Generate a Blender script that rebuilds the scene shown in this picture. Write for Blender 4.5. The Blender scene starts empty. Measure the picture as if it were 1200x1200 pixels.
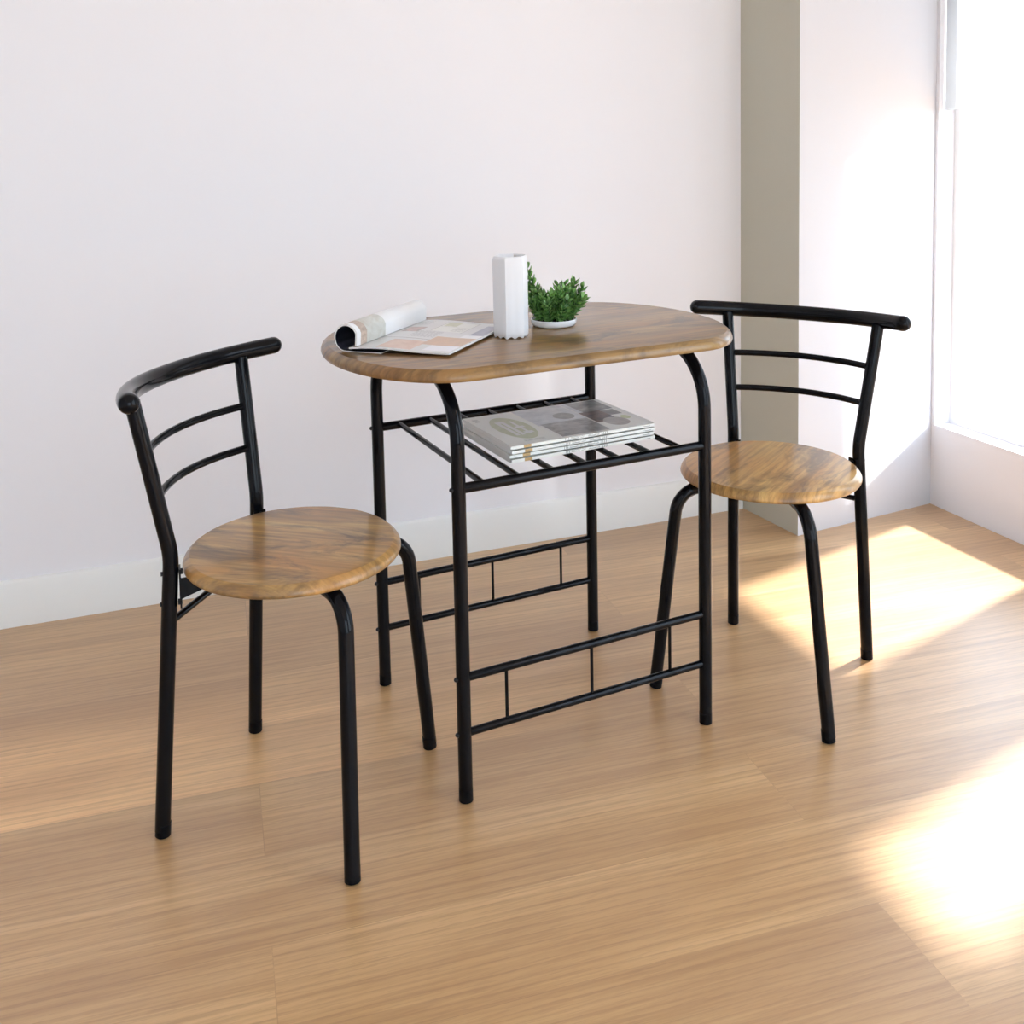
import bpy, math, random
from mathutils import Vector, Matrix
PI=math.pi
C=bpy.context.scene.collection
R=math.radians

# ---------------------------------------------------------------- helpers
class MB:
    """collects shapes that become ONE mesh object"""
    def __init__(s): s.v=[];s.f=[];s.uv=[];s.mi=[];s.sm=[]
    def face(s,idx,uv=None,mi=0,smooth=True):
        s.f.append(tuple(idx));s.uv.append(uv);s.mi.append(mi);s.sm.append(smooth)
    def box(s,x0,x1,y0,y1,z0,z1,mi=0,M=None):
        n=len(s.v)
        P=[(x,y,z) for z in (z0,z1) for y in (y0,y1) for x in (x0,x1)]
        if M is not None: P=[tuple(M@Vector(p)) for p in P]
        s.v+=P
        for q in ((0,2,3,1),(4,5,7,6),(0,1,5,4),(2,6,7,3),(0,4,6,2),(1,3,7,5)):
            s.face([n+i for i in q],mi=mi,smooth=False)
    def prism(s,poly,z0,z1,mi=0):
        n=len(s.v);k=len(poly)
        s.v+=[(p[0],p[1],z0) for p in poly]+[(p[0],p[1],z1) for p in poly]
        s.face([n+i for i in range(k-1,-1,-1)],mi=mi,smooth=False)
        s.face([n+k+i for i in range(k)],mi=mi,smooth=False)
        for i in range(k):
            j=(i+1)%k;s.face([n+i,n+j,n+k+j,n+k+i],mi=mi,smooth=False)
    def tube(s,pts,r,seg=20,cap='round',mi=0):
        pts=[Vector(p) for p in pts]
        q=[pts[0]]
        for p in pts[1:]:
            if (p-q[-1]).length>1e-6: q.append(p)
        pts=q;n=len(pts)
        rs=r if isinstance(r,(list,tuple)) else [r]*n
        T=[]
        for i in range(n):
            a=pts[max(i-1,0)];b=pts[min(i+1,n-1)];T.append((b-a).normalized())
        up=Vector((0,0,1)) if abs(T[0].z)<.9 else Vector((1,0,0))
        N=(up-T[0]*up.dot(T[0])).normalized()
        rings=[]
        def ring(c,N,B,rr):
            k=len(s.v)
            for j in range(seg):
                a=2*PI*j/seg;s.v.append(tuple(c+N*(rr*math.cos(a))+B*(rr*math.sin(a))))
            rings.append(k)
        frames=[]
        for i in range(n):
            N=(N-T[i]*N.dot(T[i])).normalized();frames.append((N.copy(),T[i].cross(N)))
        def capprof(kind):
            if kind=='round': return [(math.sin(a),math.cos(a)) for a in (1.45,1.2,.9,.6,.3)]  # offset,radius
            if kind=='flat': return [(.06,1.0),(.12,.9)][::-1]
            return []
        kinds=cap if isinstance(cap,tuple) else (cap,cap)
        for o,c in capprof(kinds[0]): ring(pts[0]-T[0]*(o*rs[0]),*frames[0],rs[0]*c)
        for i in range(n): ring(pts[i],*frames[i],rs[i])
        for o,c in capprof(kinds[1])[::-1]: ring(pts[-1]+T[-1]*(o*rs[-1]),*frames[-1],rs[-1]*c)
        for a,b in zip(rings,rings[1:]):
            for j in range(seg):
                k=(j+1)%seg;s.face([a+j,a+k,b+k,b+j],mi=mi)
        s.face([rings[0]+j for j in range(seg-1,-1,-1)],mi=mi);s.face([rings[-1]+j for j in range(seg)],mi=mi)
    def loft(s,rings,mi=0,closed_caps=True,smooth=True,wrap=True):
        """rings: list of point lists of equal length"""
        base=[]
        for rg in rings:
            base.append(len(s.v));s.v+=[tuple(p) for p in rg]
        k=len(rings[0])
        for a,b in zip(base,base[1:]):
            for j in range(k if wrap else k-1):
                l=(j+1)%k;s.face([a+j,a+l,b+l,b+j],mi=mi,smooth=smooth)
        if closed_caps:
            s.face([base[0]+j for j in range(k-1,-1,-1)],mi=mi,smooth=False)
            s.face([base[-1]+j for j in range(k)],mi=mi,smooth=False)
    def build(s,name,mats,parent=None,loc=None,rotz=0):
        me=bpy.data.meshes.new(name);me.from_pydata(s.v,[],s.f)
        if any(u for u in s.uv):
            L=me.uv_layers.new(name='UVMap')
            for p,u in zip(me.polygons,s.uv):
                if u:
                    for li,c in zip(p.loop_indices,u): L.data[li].uv=c
        for m in (mats if isinstance(mats,(list,tuple)) else [mats]): me.materials.append(m)
        for p,mi,sm in zip(me.polygons,s.mi,s.sm): p.material_index=mi;p.use_smooth=sm
        me.validate();me.update()
        try: me.set_sharp_from_angle(angle=R(42))
        except Exception: pass
        o=bpy.data.objects.new(name,me);C.objects.link(o)
        if parent: o.parent=parent
        if loc: o.location=loc
        o.rotation_euler[2]=rotz
        return o

def fillet(pts,rad,n=12):
    """polyline with rounded corners"""
    pts=[Vector(p) for p in pts];out=[pts[0]]
    rads=rad if isinstance(rad,(list,tuple)) else [rad]*(len(pts)-2)
    for i in range(1,len(pts)-1):
        p=pts[i];a=(pts[i-1]-p);b=(pts[i+1]-p);la,lb=a.length,b.length;a.normalize();b.normalize()
        ang=a.angle(b);r=rads[i-1];d=r/math.tan(ang/2)
        d=min(d,la*.95,lb*.95);r=d*math.tan(ang/2)
        c=p+(a+b).normalized()*(r/math.sin(ang/2))
        s0=p+a*d-c;s1=p+b*d-c;om=s0.angle(s1)
        for k in range(n+1):
            t=k/n;out.append(c+s0*(math.sin((1-t)*om)/math.sin(om))+s1*(math.sin(t*om)/math.sin(om)))
    out.append(pts[-1]);return out

def thing(name,label,cat,loc,rotz=0,group=None):
    o=bpy.data.objects.new(name,None);C.objects.link(o);o.location=loc;o.rotation_euler[2]=rotz
    o.empty_display_size=.1;return tag(o,label,cat,group)
def tag(o,label,cat,group=None):
    o['label']=label;o['category']=cat
    if group:o['group']=group
    return o
def struct(o): o['kind']='structure';return o

# ---------------------------------------------------------------- materials
def mat(name):
    m=bpy.data.materials.new(name);m.use_nodes=True;nt=m.node_tree
    return m,nt,nt.nodes['Principled BSDF']
class G:
    """small node-graph helper"""
    def __init__(s,nt): s.nt=nt
    def n(s,t,**k):
        o=s.nt.nodes.new(t)
        for a,b in k.items(): setattr(o,a,b)
        return o
    def l(s,a,b): s.nt.links.new(a,b)
    def sock(s,inp,v):
        if isinstance(v,bpy.types.NodeSocket): s.l(v,inp)
        else: inp.default_value=v
    def math(s,op,a,b=0.,c=None,clamp=False):
        o=s.n('ShaderNodeMath',operation=op,use_clamp=clamp);s.sock(o.inputs[0],a);s.sock(o.inputs[1],b)
        if c is not None: s.sock(o.inputs[2],c)
        return o.outputs[0]
    def mix(s,f,a,b,mode='MIX'):
        o=s.n('ShaderNodeMix',data_type='RGBA',blend_type=mode)
        s.sock(o.inputs[0],f);s.sock(o.inputs[6],a);s.sock(o.inputs[7],b);return o.outputs[2]
    def ramp(s,f,stops):
        o=s.n('ShaderNodeValToRGB');s.sock(o.inputs[0],f);e=o.color_ramp.elements
        while len(e)<len(stops): e.new(.5)
        for el,(p,c) in zip(e,stops): el.position=p;el.color=c if len(c)==4 else (*c,1)
        return o.outputs[0]
    def noise(s,vec,scale,detail=4,rough=.5,dist=0.):
        o=s.n('ShaderNodeTexNoise');s.sock(o.inputs['Vector'],vec)
        o.inputs['Scale'].default_value=scale;o.inputs['Detail'].default_value=detail
        o.inputs['Roughness'].default_value=rough;o.inputs['Distortion'].default_value=dist
        return o.outputs['Fac']
    def map(s,vec,loc=(0,0,0),rot=(0,0,0),sc=(1,1,1)):
        o=s.n('ShaderNodeMapping');s.sock(o.inputs[0],vec)
        o.inputs[1].default_value=loc;o.inputs[2].default_value=rot;o.inputs[3].default_value=sc;return o.outputs[0]
def sr(r,g,b):
    f=lambda c:(c/255/12.92) if c<=10 else ((c/255+.055)/1.055)**2.4
    return (f(r),f(g),f(b),1)
def simple(name,col,rough=.5,metal=0,coat=0,spec=.5,bump=0,bscale=200):
    m,nt,b=mat(name);b.inputs['Base Color'].default_value=col;b.inputs['Roughness'].default_value=rough
    b.inputs['Metallic'].default_value=metal;b.inputs['Coat Weight'].default_value=coat
    b.inputs['Specular IOR Level'].default_value=spec
    g=G(nt);tc=g.n('ShaderNodeTexCoord')
    nz=g.noise(tc.outputs['Object'],bscale,3)
    if bump:
        bp=g.n('ShaderNodeBump');bp.inputs['Strength'].default_value=bump;bp.inputs['Distance'].default_value=.001
        g.l(nz,bp.inputs['Height']);g.l(bp.outputs[0],b.inputs['Normal'])
    r=g.math('MULTIPLY_ADD',nz,.06,rough-.03);g.l(r,b.inputs['Roughness'])
    return m

BLACK=simple('black_powder_coat',(.0025,.003,.0045,1),.14,coat=.10,spec=.13,bump=.03,bscale=500)
RUBBER=simple('black_rubber',(.003,.003,.004,1),.4,spec=.12)
BOLT=simple('black_bolt',(.006,.006,.008,1),.3,metal=.3)
WALLM=simple('painted_plaster',sr(236,235,238),.85,spec=.2,bump=.06,bscale=90)
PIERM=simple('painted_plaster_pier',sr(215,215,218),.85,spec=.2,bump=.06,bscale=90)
PIER_SHADE=simple('pier_side_shade_tone',sr(196,193,178),.85,spec=.2,bump=.06,bscale=90)  # shade of the pier's left side, put into its colour
BASEM=simple('baseboard_paint',sr(233,233,229),.5,spec=.35)
CEILM=simple('ceiling_paint',sr(240,240,240),.9,spec=.1)
FRAMEM=simple('window_frame_paint',sr(242,242,242),.4)

def wood_mat(name,axis,seed,s=1.0):
    K=lambda r,g_,b_:tuple(c*s*q for c,q in zip(sr(r,g_,b_)[:3],(1.04,.98,.90)))+(1,)
    m,nt,b=mat(name);g=G(nt);tc=g.n('ShaderNodeTexCoord').outputs['Object']
    v=g.map(tc,loc=(seed*1.37,seed*2.11,seed*.7),rot=(0,0,0 if axis=='x' else PI/2))
    fine=g.noise(g.map(v,sc=(5,90,30)),1,6,.65)
    mid=g.noise(g.map(v,sc=(2.2,22,12)),1,5,.6,.6)
    blot=g.noise(g.map(v,sc=(3.2,8.5,4)),1,4,.6,.4)
    smud=g.noise(g.map(v,loc=(5,3,1),sc=(5.5,13,6)),1,5,.7,.5)
    c=g.ramp(mid,[(.25,K(132,102,62)),(.45,K(184,146,91)),(.6,K(208,171,110)),(.8,K(226,197,132))])
    c=g.mix(g.ramp(blot,[(.42,(0,0,0)),(.62,(1,1,1))]),c,g.mix(.6,c,K(192,136,74)))
    c=g.mix(g.math('MULTIPLY',g.ramp(smud,[(.50,(0,0,0)),(.64,(1,1,1))]),.78),c,K(96,80,62))
    c=g.mix(g.math('MULTIPLY',g.ramp(fine,[(.36,(1,1,1)),(.56,(0,0,0))]),.55),c,K(114,86,54))
    g.l(c,b.inputs['Base Color'])
    b.inputs['Specular IOR Level'].default_value=.3
    b.inputs['Coat Weight'].default_value=.55;b.inputs['Coat Roughness'].default_value=.15
    g.l(g.math('MULTIPLY_ADD',fine,.15,.33),b.inputs['Roughness'])
    bp=g.n('ShaderNodeBump');bp.inputs['Strength'].default_value=.12;bp.inputs['Distance'].default_value=.0006
    g.l(fine,bp.inputs['Height']);g.l(bp.outputs[0],b.inputs['Normal'])
    return m
WOODT=wood_mat('tabletop_oak','x',1,.50)
WOODS=wood_mat('seat_oak','y',4.2,.92)
WOODS2=wood_mat('seat_oak_smoky','y',9.3)

def floor_mat():
    m,nt,b=mat('laminate_planks');g=G(nt);tc=g.n('ShaderNodeTexCoord').outputs['Object']
    br=g.n('ShaderNodeTexBrick');br.offset=.44;br.offset_frequency=2
    pv=g.map(tc,loc=(-.008,-.036,0))
    g.l(pv,br.inputs['Vector'])
    br.inputs['Scale'].default_value=1;br.inputs['Brick Width'].default_value=1.95;br.inputs['Row Height'].default_value=.192
    br.inputs['Mortar Size'].default_value=.0007;br.inputs['Mortar Smooth'].default_value=.1;br.inputs['Bias'].default_value=0
    br.inputs['Color1'].default_value=(0,0,0,1);br.inputs['Color2'].default_value=(1,1,1,1);br.inputs['Mortar'].default_value=(.5,.5,.5,1)
    # per-plank shift of the grain
    off=g.n('ShaderNodeCombineXYZ');g.l(g.math('MULTIPLY',br.outputs['Color'],7.3),off.inputs[0]);g.l(g.math('MULTIPLY',br.outputs['Color'],3.1),off.inputs[1])
    va=g.n('ShaderNodeVectorMath',operation='ADD');g.l(pv,va.inputs[0]);g.l(off.outputs[0],va.inputs[1]);v=va.outputs[0]
    fine=g.noise(g.map(v,sc=(2.6,85,1)),1,7,.68)
    pore=g.noise(g.map(v,sc=(14,330,1)),1,3,.6)
    mid=g.noise(g.map(v,sc=(.8,11,1)),1,4,.55,.9)
    broad=g.noise(g.map(v,sc=(.5,3.0,1)),1,3,.5,.3)
    # cathedral rings
    rw=g.n('ShaderNodeTexWave',wave_type='RINGS',rings_direction='SPHERICAL',wave_profile='SAW')
    g.l(g.map(v,loc=(.4,.05,0),sc=(.55,6,1)),rw.inputs['Vector']);rw.inputs['Scale'].default_value=3.2
    rw.inputs['Distortion'].default_value=5;rw.inputs['Detail'].default_value=3;rw.inputs['Detail Scale'].default_value=1.1
    c=g.ramp(mid,[(.22,sr(176,137,93)),(.42,sr(200,160,110)),(.6,sr(212,173,122)),(.8,sr(226,190,139))])
    c=g.mix(g.math('MULTIPLY',g.ramp(broad,[(.36,(1,1,1)),(.58,(0,0,0))]),.62),c,sr(166,127,86))
    c=g.mix(g.math('MULTIPLY',g.ramp(fine,[(.36,(1,1,1)),(.56,(0,0,0))]),.42),c,sr(146,106,66))
    c=g.mix(g.math('MULTIPLY',g.ramp(rw.outputs['Fac'],[(.70,(0,0,0)),(.95,(1,1,1))]),.26),c,sr(138,100,68))
    c=g.mix(g.math('MULTIPLY',g.ramp(pore,[(.38,(1,1,1)),(.46,(0,0,0))]),.22),c,sr(140,104,74))
    c=g.mix(g.math('MULTIPLY',br.outputs['Color'],.10),c,sr(176,136,98))
    c=g.mix(g.math('MULTIPLY',br.outputs['Fac'],.22),c,sr(130,96,68))
    # paler band on the left, sharp at one seam, fading backward and rightward
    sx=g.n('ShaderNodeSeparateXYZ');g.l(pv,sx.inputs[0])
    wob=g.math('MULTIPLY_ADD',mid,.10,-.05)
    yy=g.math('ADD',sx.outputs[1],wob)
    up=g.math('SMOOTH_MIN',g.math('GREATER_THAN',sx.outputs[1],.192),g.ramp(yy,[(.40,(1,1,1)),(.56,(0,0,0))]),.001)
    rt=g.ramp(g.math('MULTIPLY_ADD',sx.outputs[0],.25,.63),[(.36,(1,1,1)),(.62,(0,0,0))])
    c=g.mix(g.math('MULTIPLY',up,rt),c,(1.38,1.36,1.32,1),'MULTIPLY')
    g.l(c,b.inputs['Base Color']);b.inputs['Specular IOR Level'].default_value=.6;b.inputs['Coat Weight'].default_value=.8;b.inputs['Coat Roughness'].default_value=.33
    g.l(g.math('MULTIPLY_ADD',fine,.12,.32),b.inputs['Roughness'])
    bp=g.n('ShaderNodeBump');bp.inputs['Strength'].default_value=.10;bp.inputs['Distance'].default_value=.0008
    g.l(g.math('SUBTRACT',fine,g.math('MULTIPLY',br.outputs['Fac'],1.5)),bp.inputs['Height']);g.l(bp.outputs[0],b.inputs['Normal'])
    return m
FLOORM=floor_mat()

def page_mat(name,base,rects,rough=.35,layer=None):
    """printed page; rects = (u0,u1,v0,v1,kind,colour,colour2)"""
    m,nt,b=mat(name);g=G(nt);uv=g.n('ShaderNodeTexCoord').outputs['UV']
    sp=g.n('ShaderNodeSeparateXYZ');g.l(uv,sp.inputs[0]);U,V=sp.outputs[0],sp.outputs[1]
    col=g.mix(g.noise(uv,5,3),base,tuple(c*.93 for c in base[:3])+(1,))
    for r in rects:
        u0,u1,v0,v1,kind,c1,c2=r
        if kind=='disc':
            du=g.math('DIVIDE',g.math('SUBTRACT',U,(u0+u1)/2),(u1-u0)/2);dv=g.math('DIVIDE',g.math('SUBTRACT',V,(v0+v1)/2),(v1-v0)/2)
            d=g.math('ADD',g.math('MULTIPLY',du,du),g.math('MULTIPLY',dv,dv));mask=g.math('LESS_THAN',d,1.)
        else:
            mask=g.math('MULTIPLY',g.math('MULTIPLY',g.math('GREATER_THAN',U,u0),g.math('LESS_THAN',U,u1)),
                        g.math('MULTIPLY',g.math('GREATER_THAN',V,v0),g.math('LESS_THAN',V,v1)))
        if kind in('photo','disc'):
            f=g.ramp(g.noise(g.map(uv,loc=(u0*9,v0*7,0)),9,6,.65,.4),[(.35,(0,0,0)),(.65,(1,1,1))]);c=g.mix(f,c1,c2)
        elif kind=='text':      # unreadable small print: rows broken by noise
            rows=g.math('GREATER_THAN',g.math('FRACT',g.math('MULTIPLY',V,c2)),.5)
            words=g.math('GREATER_THAN',g.noise(g.map(uv,sc=(60,c2,1)),1,1),.43)
            mask=g.math('MULTIPLY',g.math('MULTIPLY',mask,rows),g.math('MULTIPLY',words,.75));c=c1
        elif kind=='textv':
            rows=g.math('GREATER_THAN',g.math('FRACT',g.math('MULTIPLY',U,c2)),.5)
            words=g.math('GREATER_THAN',g.noise(g.map(uv,sc=(c2,60,1)),1,1),.43)
            mask=g.math('MULTIPLY',g.math('MULTIPLY',mask,rows),g.math('MULTIPLY',words,.75));c=c1
        else: c=c1
        col=g.mix(mask,col,c)
    g.l(col,b.inputs['Base Color']);b.inputs['Roughness'].default_value=rough
    return m

# ---------------------------------------------------------------- camera
cd=bpy.data.cameras.new('camera');cam=bpy.data.objects.new('camera',cd);C.objects.link(cam)
bpy.context.scene.camera=cam
cd.sensor_fit='HORIZONTAL';cd.sensor_width=36;cd.lens=1183.33/1200*36
cd.shift_y=-329.42/1200;cd.shift_x=0
cr=Vector((.9998081,-.00163335,-.01952189));cu=Vector((.0195901,.08336042,.99632689));cf=Vector((0,.99651812,-.08337642))
cam.matrix_world=Matrix(((cr.x,cu.x,-cf.x,0),(cr.y,cu.y,-cf.y,-1.95087),(cr.z,cu.z,-cf.z,1.11842),(0,0,0,1)))
cd.clip_start=.05

# ---------------------------------------------------------------- room
P1=Vector((.687,1.072));P2=Vector((.795,.835));P3=Vector((1.268,1.07))
w1=Vector((.9398,.3416));n1=Vector((-.3416,.9398))       # along the back wall, into the back wall
wr=Vector((.34,-.94)).normalized();nr=Vector((.94,.34)).normalized()   # along the right wall towards the viewer, out of the room
H=2.75
def wall(name,a,b,nout,th=.14,mat_=WALLM,z0=0,z1=H,holes=()):
    """wall from a to b (2D), thickness outwards; holes=(s0,s1,z0,z1)"""
    mb=MB();d=(b-a);L=d.length;d.normalize()
    def blk(s0,s1,za,zb):
        if s1-s0<1e-4 or zb-za<1e-4:return
        p=[a+d*s0,a+d*s1,a+d*s1+nout*th,a+d*s0+nout*th]
        if (p[1]-p[0]).cross(p[2]-p[1])<0:p=p[::-1]
        mb.prism(p,za,zb)
    cur=0
    for s0,s1,za,zb in sorted(holes):
        blk(cur,s0,z0,z1);blk(s0,s1,z0,za);blk(s0,s1,zb,z1);cur=s1
    blk(cur,L,z0,z1)
    return struct(mb.build(name,mat_))
BL=P1-w1*3.3            # back-left corner
FL=BL-n1*5.6;           # front-left
FR=P3+wr*6.0            # front-right, trimmed below
# front wall joins FL to the right wall line
# intersection of line FL + w1*k with P3 + wr*t
def isect(p,d,q,e):
    den=d.x*e.y-d.y*e.x;k=((q.x-p.x)*e.y-(q.y-p.y)*e.x)/den;return p+d*k
FR=isect(FL,w1,P3,wr)
Pb=P1+w1*.9+n1*.0
struct(wall('wall_back',BL-w1*.14,P1+w1*.02,n1))
# pier that fills the back right corner
mb=MB();mb.prism([P1-w1*.0,P2,P3,P3+nr*.14+n1*.1,P1+n1*.14],0,H);mb.mi[2]=1;struct(mb.build('wall_corner',[PIERM,PIER_SHADE]))
W1=(.012,.50,.25,2.35);W2=(.80,1.09,.06,2.25);W3=(1.7,3.7,.12,2.5)
wall('wall_right',P3,FR,nr,holes=(W1,W2,W3))
wall('wall_left',BL,FL,-w1)
wfl=(FR-FL).length
wall('wall_front',FL-w1*.14,FR+w1*.14,-n1,holes=((1.1,wfl-.3,.15,2.62),))
mb=MB();o=BL+w1*1.5-n1*2
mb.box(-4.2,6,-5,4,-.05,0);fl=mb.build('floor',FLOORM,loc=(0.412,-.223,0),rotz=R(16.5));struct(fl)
mb=MB();q=[BL-w1*.14+n1*.14,FL-w1*.14-n1*.14,FR+nr*.3-n1*.14,P3+nr*.3+n1*.3];mb.prism(q,H,H+.08);struct(mb.build('ceiling',CEILM))
# baseboards with a small moulded lip
def base(name,a,b,nin,h=.112,t=.014):
    d=(b-a).normalized();mb=MB()
    prof=[(0,0),(t,0),(t,h-.022),(t-.003,h-.016),(t-.004,h-.006),(.006,h-.001),(0,h)]
    rings=[[(p.x+nin.x*x,p.y+nin.y*x,z) for x,z in prof] for p in (a,b)]
    mb.loft(rings,smooth=False);return struct(mb.build(name,BASEM))
base('baseboard_back',BL,P1-w1*.001,-n1)
base('baseboard_left',FL,BL,w1)

# windows: frame, pane, added translucent blind
def glass_mat():
    m=bpy.data.materials.new('window_glass');m.use_nodes=True;nt=m.node_tree;nt.nodes.clear();g=G(nt)
    o=g.n('ShaderNodeOutputMaterial');t=g.n('ShaderNodeBsdfTransparent');t.inputs[0].default_value=(.97,.98,.98,1)
    gl=g.n('ShaderNodeBsdfGlossy');gl.inputs['Roughness'].default_value=.02
    fr=g.n('ShaderNodeLayerWeight');fr.inputs[0].default_value=.12
    mx=g.n('ShaderNodeMixShader');g.l(g.math('MULTIPLY_ADD',fr.outputs['Facing'],.12,.03),mx.inputs[0]);g.l(t.outputs[0],mx.inputs[1]);g.l(gl.outputs[0],mx.inputs[2]);g.l(mx.outputs[0],o.inputs[0])
    return m
GLASS=glass_mat()
def blind_mat():
    m=bpy.data.materials.new('added_blind_fabric');m.use_nodes=True;nt=m.node_tree;nt.nodes.clear();g=G(nt)
    o=g.n('ShaderNodeOutputMaterial');t=g.n('ShaderNodeBsdfTranslucent');t.inputs[0].default_value=(.56,.56,.56,1)
    d=g.n('ShaderNodeBsdfDiffuse');d.inputs[0].default_value=(.9,.9,.9,1)
    tc=g.n('ShaderNodeTexCoord');nz=g.noise(g.map(tc.outputs['Object'],sc=(300,300,300)),1,2)
    mx=g.n('ShaderNodeMixShader');g.l(g.math('MULTIPLY_ADD',nz,.06,.10),mx.inputs[0]);g.l(t.outputs[0],mx.inputs[1]);g.l(d.outputs[0],mx.inputs[2]);g.l(mx.outputs[0],o.inputs[0])
    return m
BLIND=blind_mat()
def window(n,a,d,nout,s0,s1,z0,z1,mull=(),blind=None,fw=.035):
    """frame inside the opening, 6 cm out from the inner wall face; local x along wall"""
    ang=math.atan2(d.y,d.x);org=a+d*s0;L=s1-s0
    sgn=1 if (-d.y*nout.x+d.x*nout.y)>0 else -1   # local +y = left of d
    yo=lambda y:y*sgn
    def bx(mb,x0,x1,ya,yb,za,zb): mb.box(x0,x1,min(yo(ya),yo(yb)),max(yo(ya),yo(yb)),za,zb)
    mb=MB();bx(mb,0,fw,.06,.11,z0,z1);bx(mb,L-fw,L,.06,.11,z0,z1);bx(mb,fw,L-fw,.06,.11,z0,z0+fw);bx(mb,fw,L-fw,.06,.11,z1-fw,z1)
    for m_ in mull: bx(mb,m_-fw/2,m_+fw/2,.065,.105,z0+fw,z1-fw)
    w=mb.build('window_%d'%n,FRAMEM,loc=(org.x,org.y,0),rotz=ang);struct(w)
    mb=MB();bx(mb,fw-.003,L-fw+.003,.083,.087,z0+fw-.003,z1-fw+.003);mb.build('pane',GLASS,w)
    if blind:
        mb=MB();bx(mb,.004,L-.004,.020,.0205,blind,z1-.02);b_=mb.build('added_sun_blind',BLIND,w)  # blind added to stop direct sun up here and glow white
    return w
window(1,P3,wr,nr,*W1,blind=1.2,fw=.022)
window(2,P3,wr,nr,*W2,mull=(),blind=1.62)
window(3,P3,wr,nr,*W3,mull=(1.0,))  # unseen window, added for more ambient light
window(4,FL-w1*.14,w1,-n1,1.1,wfl-.3,.15,2.62,mull=(1.1,2.2,3.3))  # unseen window behind the camera, put in as fill light

# ---------------------------------------------------------------- chair
def slab(outline,z_top,th,prof):
    """outline(off) -> ring of (x,y); prof = (inset, depth below top)"""
    mb=MB();rings=[]
    for ins,dz in prof: rings.append([(x,y,z_top-dz) for x,y in outline(ins)])
    mb.loft(rings[::-1]);return mb
PROF=lambda th:[(.0118,0),(.0112,.0001),(.0105,.0008),(.0070,.0030),(.0038,.0060),(.0014,.0095),(.0002,.0128),(0,th*.78),(.0006,th*.90),(.0020,th)]
def make_chair(loc,rot,label):
    t=thing('dining_chair',label,'chair',loc,rot,'black tube chairs with round wooden seats')
    rs,zs,ts=.182,.452,.019
    circ=lambda ins:[((rs-ins)*math.cos(2*PI*k/96),(rs-ins)*math.sin(2*PI*k/96)) for k in range(96)]
    slab(circ,zs,ts,PROF(ts)).build('seat',WOODS,t)
    zu=zs-ts
    # front legs: foot -> knee under the seat -> diagonal run to the middle
    for s in (1,-1):
        mb=MB()
        path=fillet([(s*.179,.171,.010),(s*.1335,.1535,zu-.0128),(s*.020,.014,zu-.0128)],.052,14)
        mb.tube(path,.0125,24,'flat');lg=mb.build('front_leg',BLACK,t)
        mb=MB();d=Vector(path[1])-Vector(path[0]);d.normalize();p0=Vector((s*.179,.171,.0))
        mb.tube([p0+d*.0025,p0+d*.022],.01265,24,('round' if 0 else 'flat','flat'));mb.build('foot_cap',RUBBER,lg)
    mb=MB();mb.box(-.055,.055,-.04,.05,zu-.030,zu-.0255);mb.box(-.012,.012,-.012,.012,zu-.0256,zu-.0005)
    mb.build('under_plate',BLACK,t)
    # rear legs continue as back posts
    for s in (1,-1):
        mb=MB()
        path=fillet([(s*.1527,-.1772,.010),(s*.1391,-.1458,.4728),(s*.1675,-.1830,.730)],.16,12)
        mb.tube(path,.0125,24,('flat','flat'));lg=mb.build('back_post',BLACK,t)
        mb=MB();d=(Vector(path[1])-Vector(path[0])).normalized();p0=Vector((s*.1527,-.1772,0))
        mb.tube([p0+d*.0025,p0+d*.022],.01265,24,'flat');mb.build('foot_cap',RUBBER,lg)
        # bracket: flange against the post, arm reaching under the seat, bolts
        mb=MB();y0=-.1475
        e=Vector((-s*.55,.83,0)).normalized();sd=Vector((e.y,-e.x,0))
        c0=Vector((s*.138,y0,0))+e*.0115
        M=Matrix(((sd.x,e.x,0,c0.x),(sd.y,e.y,0,c0.y),(0,0,1,0),(0,0,0,1)))
        mb.box(-.012,.012,0,.003,.385,.450,M=M)
        n=len(mb.v)
        for x in (-.0025,.0025):
            for (yy,zz) in ((.002,.397),(.002,.431),(.050,.431),(.115,.431),(.115,.423),(.045,.412)): mb.v.append(tuple(M@Vector((x,yy,zz))))
        mb.face([n+i for i in range(6)],smooth=False);mb.face([n+6+i for i in range(5,-1,-1)],smooth=False)
        for i in range(6):
            j=(i+1)%6;mb.face([n+j,n+i,n+6+i,n+6+j],smooth=False)
        mb.box(-.011,.011,.030,.115,.4295,.4328,M=M)
        mb.build('seat_bracket',BLACK,t)
        for zz in (.443,.392):
            mb=MB();pc=Vector((s*.1402,-.1478-(.4728-zz)*.068,zz))
            mb.tube([pc-e*.0128,pc+e*.0115],.0036,12,'flat');mb.tube([pc+e*.0113,pc+e*.0205],.0052,12,'flat') if 0 else None
            mb.build('bolt',BOLT,t)
            mb=MB();mb.tube([pc+e*.0150,pc+e*.0205],.0052,6,'flat');mb.build('nut',BOLT,t)
    # cross rod between the back posts
    mb=MB();mb.tube([(-.143,-.155,.358),(0,-.150,.362),(.143,-.155,.358)],.0058,14,'flat');mb.build('stretcher',BLACK,t)
    # two curved slats
    for z,nm in ((.641,0),(.564,1)):
        k=(z-.4728)/(.7261-.4728);x=.139+k*.0287;y=-(.1458+k*.0382);pts=[]
        for i in range(25):
            a=-1+2*i/24;pts.append((a*x,y-.040*(1-a*a),z))
        mb=MB();mb.tube(pts,.0068,14,'flat');mb.build('slat',BLACK,t)
    # thick bowed top rail with rounded ends
    pts=[]
    for i in range(41):
        a=-1+2*i/40;q_=1-abs(a)**2.2;pts.append((a*.226,-.1460-.093*q_,.7435-.011*q_))
    mb=MB();mb.tube(pts,.0162,28,'round');mb.build('top_rail',BLACK,t)
    return t
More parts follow.
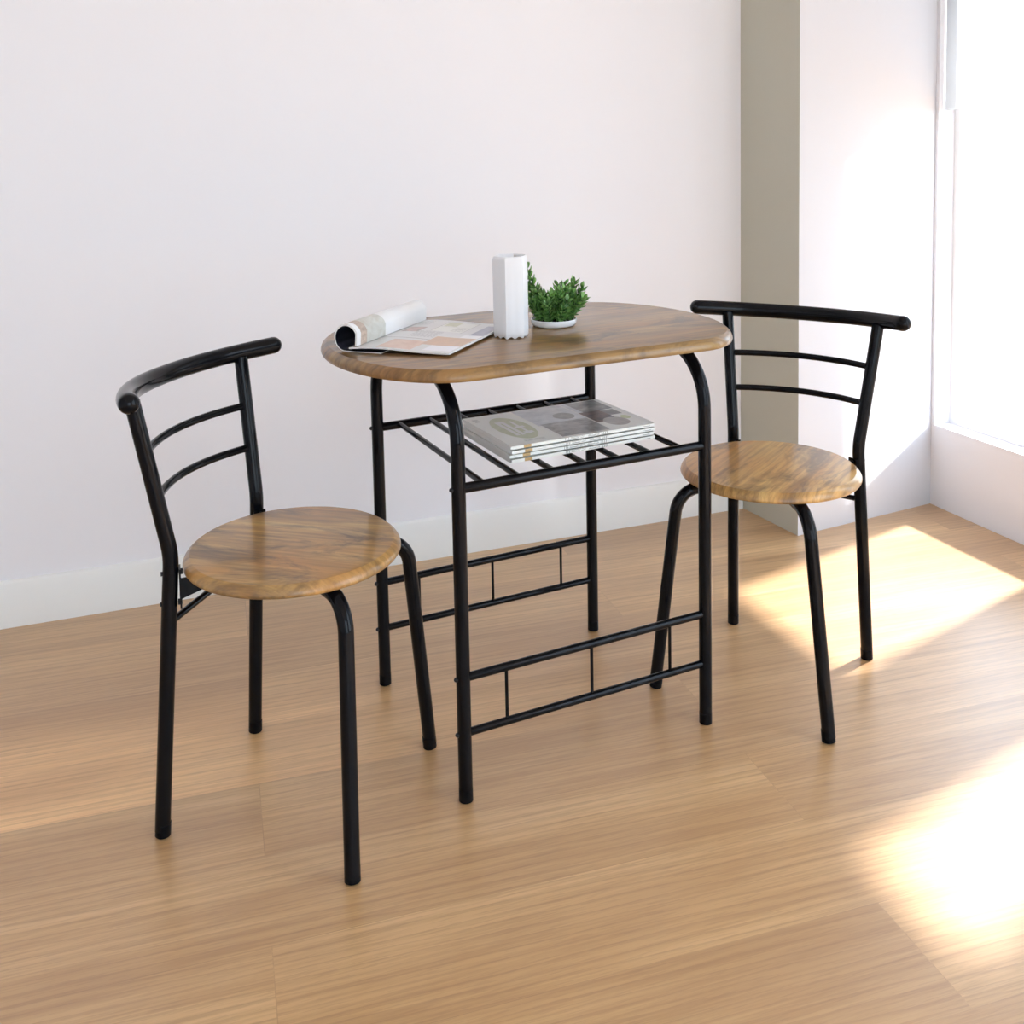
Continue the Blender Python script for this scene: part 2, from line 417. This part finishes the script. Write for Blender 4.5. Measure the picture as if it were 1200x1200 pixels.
chA=make_chair((-.3835,-.2741,0),R(-104.775),'black metal dining chair left of the table, nearest the viewer, with round wooden seat')
def copy_tree(o,parent=None):
    c=o.copy();C.objects.link(c)
    if parent: c.parent=parent
    for ch in [x for x in bpy.data.objects if x.parent==o and x.name in names0]: copy_tree(ch,c)
    return c
names0=set(x.name for x in bpy.data.objects)
chB=copy_tree(chA);chB.location=(.5230,.0895,0);chB.rotation_euler[2]=R(145.218)
chB['label']='black metal dining chair right of the table, farther away, beside the bright window'
for ch in chB.children:
    if ch.name.startswith('seat') and not ch.name.startswith('seat_b'):
        ch.data=ch.data.copy();ch.data.materials[0]=WOODS2

# ---------------------------------------------------------------- table
TX,TY,TA=.035976,0.,R(25.8028)
tb=thing('dining_table','small oval-ended bistro table with brown wood top, black tube legs and wire shelf','table',(TX,TY,0),TA)
def stad(ins,n=56):
    L,W,ec=.7976,.5261,.1678;h=L/2-ec;out=[]
    for k in range(n+1):
        a=-PI/2+PI*k/n;out.append((h+(ec-ins)*math.cos(a),(W/2-ins)*math.sin(a)))
    out+=[(-x,-y) for x,y in out];return [(x-.0079,y+.0033) for x,y in out]
tt=.0205
slab(stad,.76,tt,PROF(tt)).build('tabletop',WOODT,tb)
a_,b_=.2522,.2139;zu=.76-tt-.0126
for s in (-1,1):
    # each end frame: two legs and the bow under the top, cut in the middle of the bow
    for r_ in (-1,1):
        path=fillet([(s*a_,r_*b_,.010),(s*a_,r_*b_,zu),(s*a_,0,zu)],.108,18)
        mb=MB();mb.tube(path,.0122,24,('flat','none'));lg=mb.build('leg',BLACK,tb)
        mb=MB();mb.tube([(s*a_,r_*b_,.002),(s*a_,r_*b_,.022)],.01235,24,'flat');mb.build('foot_cap',RUBBER,lg)
def bar(name,p,q,r,par,seg=16):
    mb=MB();mb.tube([p,q],r,seg,'flat');return mb.build(name,BLACK,par)
for y in (-b_,b_):
    bar('shelf_rail',(-a_,y,.5486),(a_,y,.5486),.0088,tb)
    bar('stretcher',(-a_,y,.2190),(a_,y,.2190),.0074,tb);bar('stretcher',(-a_,y,.1207),(a_,y,.1207),.0070,tb)
    for x in (-.171,0,.170): bar('spindle',(x,y,.1207),(x,y,.2190),.0030,tb,10)
    for z in (.5486,.2190,.1207):
        for s in (-1,):
            mb=MB();mb.tube([(s*(a_+.0105),y,z),(s*(a_+.0128),y,z)],[.0048,.0042],12,('none','round'));mb.build('bolt',BOLT,tb)
for k in range(7):
    x=-.205+.0675*k;bar('shelf_bar',(x,-b_,.5500),(x,b_,.5500),.0056,tb,12)
TM=Matrix.Translation((TX,TY,0))@Matrix.Rotation(TA,4,'Z')

# ---------------------------------------------------------------- magazines on the shelf
cover=page_mat('magazine_cover',sr(240,242,238),[
  (.34,.74,.42,.985,'photo',sr(222,226,230),sr(192,198,204)),
  (.52,.66,.50,.72,'disc',sr(120,122,122),sr(160,162,160)),
  (.36,.69,.035,.45,'photo',sr(112,114,118),sr(186,188,188)),
  (.74,.965,.62,.985,'photo',sr(88,92,96),sr(170,172,170)),
  (.70,.965,.035,.62,'flat',sr(240,240,234),0),
  (.70,.86,.26,.62,'photo',sr(36,40,56),sr(130,104,92)),
  (.74,.90,.08,.36,'disc',sr(190,184,178),sr(156,150,146)),
  (.86,.95,.42,.60,'photo',sr(108,106,104),sr(150,146,142)),
  (.89,.95,.24,.36,'disc',sr(196,206,150),sr(206,212,170)),
  (.695,.702,.02,.985,'flat',sr(236,236,232),0),
  (.0,.335,.0,1.,'flat',sr(242,245,238),0),
  (.075,.30,.12,.86,'disc',sr(190,198,158),sr(202,208,176)),
  (.13,.155,.25,.72,'flat',sr(232,234,228),0),(.165,.19,.25,.70,'flat',sr(232,234,228),0),
  (.13,.19,.66,.72,'flat',sr(232,234,228),0),(.20,.262,.46,.52,'flat',sr(232,234,228),0),
  (.20,.262,.28,.34,'flat',sr(232,234,228),0),(.222,.240,.26,.70,'flat',sr(232,234,228),0),
  (.03,.07,.80,.90,'text',sr(140,144,140),60.),
  (.12,.26,.06,.10,'text',sr(150,154,140),80.)],.28)
spine=page_mat('magazine_spine',sr(232,236,231),[
  (.085,.135,.0,1.,'flat',sr(186,158,112),0),
  (.36,.395,.05,.95,'textv',sr(84,86,86),90.),(.40,.50,.12,.9,'text',sr(104,106,106),2.),(.52,.60,.12,.9,'text',sr(104,106,106),2.),(.61,.655,.05,.95,'textv',sr(70,72,72),90.),
  (.91,.97,.2,.8,'text',sr(120,122,122),2.)],.35)
def edge_mat():
    m,nt,b=mat('page_edges');g=G(nt);tc=g.n('ShaderNodeTexCoord').outputs['Object']
    nz=g.noise(g.map(tc,sc=(3,3,2600)),1,2)
    g.l(g.ramp(nz,[(.3,sr(206,206,202)),(.6,sr(238,238,236))]),b.inputs['Base Color']);b.inputs['Roughness'].default_value=.8
    return m
EDGE=edge_mat()
MW,MH,MT=.306,.213,.0080
def make_magazine(lift_seed):
    """closed magazine; local x along the spine (which faces -y), slightly wavy"""
    rng=random.Random(lift_seed);mb=MB();nx,ny=26,14
    ph=rng.random()*6
    def wz(u,v): return .0011*math.sin(u*5+ph*0+1.0)*(v)+.0016*v*v*math.sin(u*3.1+.4)
    def P(i,j,top):
        u=i/nx;v=j/ny;x=(u-.5)*MW;y=v*MH
        th=MT*(1-.16*v*v)
        rr=.0016 if j==0 else 0
        return (x,y+(0 if j else 0),(th-rr if top else rr))
    it={};ib={}
    for i in range(nx+1):
        for j in range(ny+1):
            it[i,j]=len(mb.v);mb.v.append(P(i,j,True));ib[i,j]=len(mb.v);mb.v.append(P(i,j,False))
    for i in range(nx):
        for j in range(ny):
            uv=[(i/nx,j/ny),((i+1)/nx,j/ny),((i+1)/nx,(j+1)/ny),(i/nx,(j+1)/ny)]
            mb.face([it[i,j],it[i+1,j],it[i+1,j+1],it[i,j+1]],uv,0)
            mb.face([ib[i,j],ib[i,j+1],ib[i+1,j+1],ib[i+1,j]],None,2)
    sp=[]
    for i in range(nx+1):
        a=len(mb.v);u=i/nx;x=(u-.5)*MW
        mb.v+=[(x,-.0010,.0012),(x,-.0010,MT-.0012)];sp.append(a)
    for i in range(nx):
        u0,u1=i/nx,(i+1)/nx
        mb.face([sp[i],sp[i+1],sp[i+1]+1,sp[i]+1],[(u0,0),(u1,0),(u1,1),(u0,1)],1,False)
        mb.face([sp[i]+1,sp[i+1]+1,it[i+1,0],it[i,0]],[(u0,1),(u1,1),(u1,1),(u0,1)],1)
        mb.face([ib[i,0],ib[i+1,0],sp[i+1],sp[i]],[(u0,0),(u1,0),(u1,0),(u0,0)],1)
        mb.face([it[i,ny],it[i+1,ny],ib[i+1,ny],ib[i,ny]],None,2,False)
    for j in range(ny):
        mb.face([it[0,j],it[0,j+1],ib[0,j+1],ib[0,j]],None,2,False)
        mb.face([it[nx,j+1],it[nx,j],ib[nx,j],ib[nx,j+1]],None,2,False)
    return mb
m0=make_magazine(3).build('magazine',[cover,spine,EDGE])
mlab=['lowest of the four closed magazines stacked on the wire shelf',
 'second closed magazine from the bottom of the stack on the wire shelf',
 'second closed magazine from the top of the stack on the wire shelf',
 'topmost closed magazine on the wire shelf stack, pale cover with green panel and photos']
jit=[(.001,.000,.3),(-.0015,.001,-.35),(.0015,-.001,.25),(0,0,0)]
for k in range(4):
    o=m0 if k==0 else m0.copy()
    if k: C.objects.link(o)
    tag(o,mlab[k],'magazine','magazines stacked on the wire shelf')
    p=TM@Vector((.026+jit[k][0],-.1555+jit[k][1],.5559+k*(MT+.0001)));o.location=p;o.rotation_euler[2]=TA+R(jit[k][2]+.4)

# ---------------------------------------------------------------- open magazine with rolled page block
PW,PH=.217,.287
pg_r=page_mat('open_magazine_right_page',sr(218,218,218),[
  (.02,1.,.335,.345,'flat',sr(150,140,138),0),
  (.26,.60,.02,.28,'photo',sr(222,196,180),sr(208,176,160)),
  (.58,.98,.20,.46,'photo',sr(214,180,152),sr(200,170,146)),
  (.70,.975,.05,.20,'flat',sr(232,232,238),0),
  (.12,.30,.55,.72,'photo',sr(150,146,142),sr(206,172,164)),
  (.30,.56,.40,.60,'text',sr(150,150,152),46.),
  (.40,.72,.62,.93,'flat',sr(226,227,222),0),
  (.395,.40,.62,.96,'flat',sr(150,150,148),0),(.72,.725,.60,.96,'flat',sr(150,150,148),0),(.39,.73,.78,.785,'flat',sr(170,170,168),0),(.36,.73,.955,.962,'flat',sr(150,150,148),0),
  (.42,.55,.80,.93,'photo',sr(206,206,180),sr(188,190,168)),
  (.58,.70,.64,.76,'text',sr(160,160,160),50.),
  (.84,.985,.56,.90,'photo',sr(150,154,172),sr(170,172,186)),
  (.80,.985,.46,.56,'flat',sr(234,234,236),0),
  (.08,.24,.80,.95,'text',sr(160,158,158),50.)],.32)
pg_c=page_mat('open_magazine_curled_page',sr(236,236,236),[
  (.0,1.,.05,.13,'photo',sr(150,134,122),sr(206,186,168)),
  (.0,1.,.13,.38,'photo',sr(208,210,204),sr(190,188,178)),
  (.25,.5,.20,.28,'photo',sr(120,112,104),sr(190,160,140)),
  (.2,.7,.42,.56,'text',sr(170,172,176),40.),
  (.1,.3,.80,.93,'text',sr(180,182,186),60.)],.35)
pg_i=page_mat('open_magazine_inner_page',sr(26,28,40),[(.1,.5,.0,.4,'photo',sr(20,22,34),sr(70,70,84))],.3)
PAPER=simple('paper_white',sr(236,234,230),.6)
om=thing('open_magazine','open magazine on the left end of the tabletop, front pages rolled into a tube','magazine',(0,0,0))
uax=Vector((.69,-.724));O2=Vector((-.237,-.154))-uax*.217-Vector((.724,.69))*.004
ang=math.atan2(uax.y,uax.x)
om.location=TM@Vector((O2.x,O2.y,.7604));om.rotation_euler[2]=TA+ang
def sheet(name,prof,mats,th,vfun=None,nv=16,h=PH,par=om,v0=0):
    """prof: list of (u,z) along the sheet; thickness grows to the left side of travel"""
    mb=MB();n=len(prof);N=[]
    for i in range(n):
        a=Vector(prof[max(i-1,0)]);b=Vector(prof[min(i+1,n-1)]);d=(b-a).normalized();N.append(Vector((-d.y,d.x)))
    L=[0]
    for i in range(1,n): L.append(L[-1]+(Vector(prof[i])-Vector(prof[i-1])).length)
    A={};Bm={}
    for i in range(n):
        for j in range(nv+1):
            y=v0+h*j/nv;t=th[i] if isinstance(th,list) else th
            dz=vfun(prof[i][0],j/nv,L[i]/L[-1]) if vfun else 0
            A[i,j]=len(mb.v);mb.v.append((prof[i][0],y,prof[i][1]+dz))
            q=Vector(prof[i])+N[i]*t;Bm[i,j]=len(mb.v);mb.v.append((q.x,y,q.y+dz))
    for i in range(n-1):
        for j in range(nv):
            uv=[(L[i]/L[-1],j/nv),(L[i]/L[-1],(j+1)/nv),(L[i+1]/L[-1],(j+1)/nv),(L[i+1]/L[-1],j/nv)]
            mb.face([A[i,j],A[i,j+1],A[i+1,j+1],A[i+1,j]],uv,0)
            mb.face([Bm[i,j],Bm[i+1,j],Bm[i+1,j+1],Bm[i,j+1]],[uv[0],uv[3],uv[2],uv[1]],1)
        mb.face([A[i,0],A[i+1,0],Bm[i+1,0],Bm[i,0]],None,2,False);mb.face([A[i,nv],Bm[i,nv],Bm[i+1,nv],A[i+1,nv]],None,2,False)
    for j in range(nv):
        mb.face([A[0,j],Bm[0,j],Bm[0,j+1],A[0,j+1]],None,2,False);mb.face([A[n-1,j],A[n-1,j+1],Bm[n-1,j+1],Bm[n-1,j]],None,2,False)
    return mb.build(name,mats,par)
# right-hand page block: rises off the gutter, settles flat at the outer edge
pr=[(.022+ (PW-.022)*i/20, .0042+.0050*math.sin(PI*min(1,(i/20)/.75))**1*(1-i/20)) for i in range(21)]
sheet('page_block',pr,[PAPER,pg_r,EDGE],[.0030]*21,vfun=lambda u,v,s:.004*s*max(0,v-.45)*0)
# bottom leaf, flat on the tabletop
pb=[(.006+.085*i/8,.0004+.0006*math.sin(i)) for i in range(9)]
# rolled leaves: along the table, up and over, ending on the right-hand page
rl=[(.086,.0008),(.06,.0006),(.04,.0005),(.024,.0009)]
cx,cz,rx,rz=.0165,.0232,.0212,.0226
for k in range(1,25):
    a=-PI/2-R(8)-k/24*R(238)
    rl.append((cx+rx*math.cos(a),cz+rz*math.sin(a)))
rl+=[(.0345,.0100)]
sheet('rolled_pages',rl,[pg_i,pg_c,EDGE],[.0012]*5+[.0012+.0022*min(1,k/14) for k in range(len(rl)-5)],nv=18,h=PH)
for o_ in om.children:
    if o_.name.startswith('rolled'): o_['label']='leaves curled into a tube with a dark inside'

# ---------------------------------------------------------------- vase
PORC=simple('matt_white_porcelain',sr(224,225,227),.45,spec=.4)
def vase():
    mb=MB();seg=96;r0=.0345;h=.154
    def ring(z,r,flute=1,wob=0):
        out=[]
        for k in range(seg):
            a=2*PI*k/seg
            # rounded hexagon with a faint flute in each face
            m_=(a%(PI/3))-PI/6
            hexr=r*math.cos(PI/6)/math.cos(m_)
            rr=hexr*.75+r*.25*.96
            rr-=.00018*flute*math.cos(a*12)
            out.append((rr*math.cos(a+.25),rr*math.sin(a+.25),z+wob*(.5-.5*math.cos(a*12))))
        return out
    rg=[ring(.003,r0*.86,0,.0),ring(.0,r0*.93,1,.0035),ring(.004,r0*.985,1,.002),ring(.012,r0,1),ring(.05,r0*.995,1),ring(.10,r0*1.0,1),ring(.135,r0*1.005,.6),
        ring(h-.008,r0*.995,.2),ring(h-.003,r0*.965,0),ring(h,r0*.90,0),ring(h-.0015,r0*.84,0),ring(h-.008,r0*.80,0),ring(h-.03,r0*.80,0),ring(h-.09,r0*.78,0),ring(.012,r0*.74,0)]
    mb.loft(rg);return mb
vs=vase().build('vase',PORC);vs.location=(-.0050,-.0600,.7600)
tag(vs,'tall white six-sided ceramic vase with scalloped foot standing on the tabletop','vase')

# ---------------------------------------------------------------- plant
dishm=simple('white_glazed_dish',sr(236,240,244),.25,coat=.5)
LEAF=None
def leaf_mat():
    m,nt,b=mat('succulent_leaf');g=G(nt);tc=g.n('ShaderNodeTexCoord')
    oi=g.noise(g.map(tc.outputs['Object'],sc=(60,60,60)),1,2)
    sp=g.n('ShaderNodeSeparateXYZ');g.l(tc.outputs['UV'],sp.inputs[0])
    c=g.ramp(oi,[(.3,sr(24,66,24)),(.5,sr(46,104,38)),(.68,sr(112,164,80))])
    c=g.mix(g.math('MULTIPLY',sp.outputs[0],.45),c,sr(150,190,110))
    g.l(c,b.inputs['Base Color']);b.inputs['Roughness'].default_value=.4
    b.inputs['Subsurface Weight'].default_value=0.
    return m
LEAF=leaf_mat();SOIL=simple('dark_soil',sr(40,32,26),.95,bump=.6,bscale=300)
STEM=simple('plant_stem',sr(70,110,50),.6)
pl=thing('potted_plant','small bushy green succulent in a shallow white dish beside the vase','plant',(.0800,.0480,.7600))
mb=MB();S=64
pf=[(.030,.002),(.036,0),(.0425,.002),(.0455,.007),(.046,.0135),(.0452,.0145),(.0438,.0140),(.043,.010),(.040,.006),(.02,.005)]
mb.loft([[(r*math.cos(2*PI*k/S),r*math.sin(2*PI*k/S),z) for k in range(S)] for r,z in pf]);mb.build('dish',dishm,pl)
mb=MB();mb.loft([[(r*math.cos(2*PI*k/40),r*math.sin(2*PI*k/40),z+.0008*math.sin(k*5)) for k in range(40)] for r,z in ((.040,.0065),(.0425,.010),(.03,.0135),(.012,.016))]);mb.build('soil',SOIL,pl)
rng=random.Random(11)
def sprig(az,el,L,curv=.35,dens=1.0,lw=1.0):
    mb=MB();pts=[];p=Vector((0.010*math.cos(az),0.010*math.sin(az),.012));e=el;n=10
    for i in range(n+1):
        pts.append(p.copy());d=Vector((math.cos(e)*math.cos(az),math.cos(e)*math.sin(az),math.sin(e)))
        p=p+d*(L/n);e+=curv/n
    mb.tube(pts,[.0013-.0007*i/n for i in range(n+1)],6,'none',mi=1)
    nl=int(13*dens)
    for k in range(nl):
        t=.22+.78*k/(nl-1);i=min(int(t*n),n-1);f=t*n-i
        b_=pts[i].lerp(pts[i+1],f);d=(pts[i+1]-pts[i]).normalized()
        side=Vector((-math.sin(az),math.cos(az),0));up=side.cross(d)*-1
        for q in range(3):
            a=2*PI*q/3+k*1.1+rng.uniform(-.3,.3)
            out=(side*math.cos(a)+up*math.sin(a))
            dr=(d*(.75+.5*t)+out*.75).normalized();wv=dr.cross(out).normalized();nn=wv.cross(dr)
            ll=(.0155+.004*rng.random())*(1-.25*t)*lw;ww=ll*.27;m_=5
            base=len(mb.v)
            for j in range(m_+1):
                s_=j/m_;w=ww*(math.sin(PI*min(1,s_*.92+.06))**.75);c_=b_+dr*(ll*s_)+nn*(ll*.12*math.sin(s_*2.2))
                mb.v+=[tuple(c_-wv*w),tuple(c_+nn*(w*.45)),tuple(c_+wv*w),tuple(c_-nn*(w*.35))]
            for j in range(m_):
                s0=j/m_;s1=(j+1)/m_
                for x in range(4):
                    y=(x+1)%4;mb.face([base+4*j+x,base+4*j+y,base+4*j+4+y,base+4*j+4+x],[(s0,0),(s0,1),(s1,1),(s1,0)])
            mb.face([base+4*m_+x for x in range(4)],[(1,0)]*4);mb.face([base+3,base+2,base+1,base],[(0,0)]*4)
    mb.build('sprig',[LEAF,STEM],pl)
sprig(R(186),R(66),.112,.10,.9,1.15)
sprig(R(176),R(54),.088,.25,.9,1.1)
for k in range(9): sprig(2*PI*k/9+.2,R(14+rng.uniform(-4,6)),.044+rng.uniform(-.004,.006),.9,.9,1.1)
for k in range(8): sprig(2*PI*k/8+.5,R(36+rng.uniform(-6,6)),.058+rng.uniform(-.006,.008),.4,.8,1.15)
for k in range(5): sprig(2*PI*k/5,R(66+rng.uniform(-6,6)),.062+rng.uniform(-.006,.010),.15,.8,1.15)
for k in range(6): sprig(R(215+k*24),R(58+rng.uniform(-5,5)),.060+rng.uniform(-.006,.008),.2,.8,1.15)
sprig(R(-8),R(48),.078,.2,.9,1.15);sprig(R(8),R(24),.066,.5,.9,1.15);sprig(R(0),R(80),.070,0,.8,1.1);sprig(R(20),R(60),.080,.15,.9,1.15);sprig(R(-30),R(34),.070,.3,.9,1.15)

# ---------------------------------------------------------------- light
w=bpy.data.worlds.new('World');bpy.context.scene.world=w;w.use_nodes=True;g=G(w.node_tree)
bg=w.node_tree.nodes['Background'];tc=g.n('ShaderNodeTexCoord');sp=g.n('ShaderNodeSeparateXYZ');g.l(tc.outputs['Generated'],sp.inputs[0])
g.l(g.ramp(sp.outputs[2],[(.0,sr(204,218,230)),(.5,sr(217,233,254)),(1,sr(196,221,254))]),bg.inputs[0])
bg.inputs[1].default_value=6.0
def sun(name,az,el,e,ang,col):
    l=bpy.data.lights.new(name,'SUN');l.energy=e;l.angle=R(ang);l.color=col
    o=bpy.data.objects.new(name,l);C.objects.link(o)
    d=Vector((math.cos(R(az))*math.cos(R(el)),math.sin(R(az))*math.cos(R(el)),-math.sin(R(el))))
    o.rotation_euler=d.to_track_quat('-Z','Y').to_euler();o.location=Vector((3,3,4));return o
sun('sun',215,52,15,3.0,(1,.95,1.0))
# added spot, aimed through the window to brighten the pier's front face
l=bpy.data.lights.new('added_pier_spot','SPOT');l.energy=1900;l.color=(.95,.97,1);l.spot_size=R(10.9);l.spot_blend=.04;l.shadow_soft_size=.10
o=bpy.data.objects.new('added_pier_spot',l);C.objects.link(o)
d=Vector((math.cos(R(154))*math.cos(R(18.5)),math.sin(R(154))*math.cos(R(18.5)),-math.sin(R(18.5))))
tgt=P3-wr*.06;o.location=Vector((tgt.x,tgt.y,.72))-d*7;o.rotation_euler=d.to_track_quat('-Z','Y').to_euler()
sc=bpy.context.scene
sc.view_settings.view_transform='Standard';sc.view_settings.look='None';sc.view_settings.exposure=0;sc.view_settings.gamma=1
sc.view_settings.use_curve_mapping=False
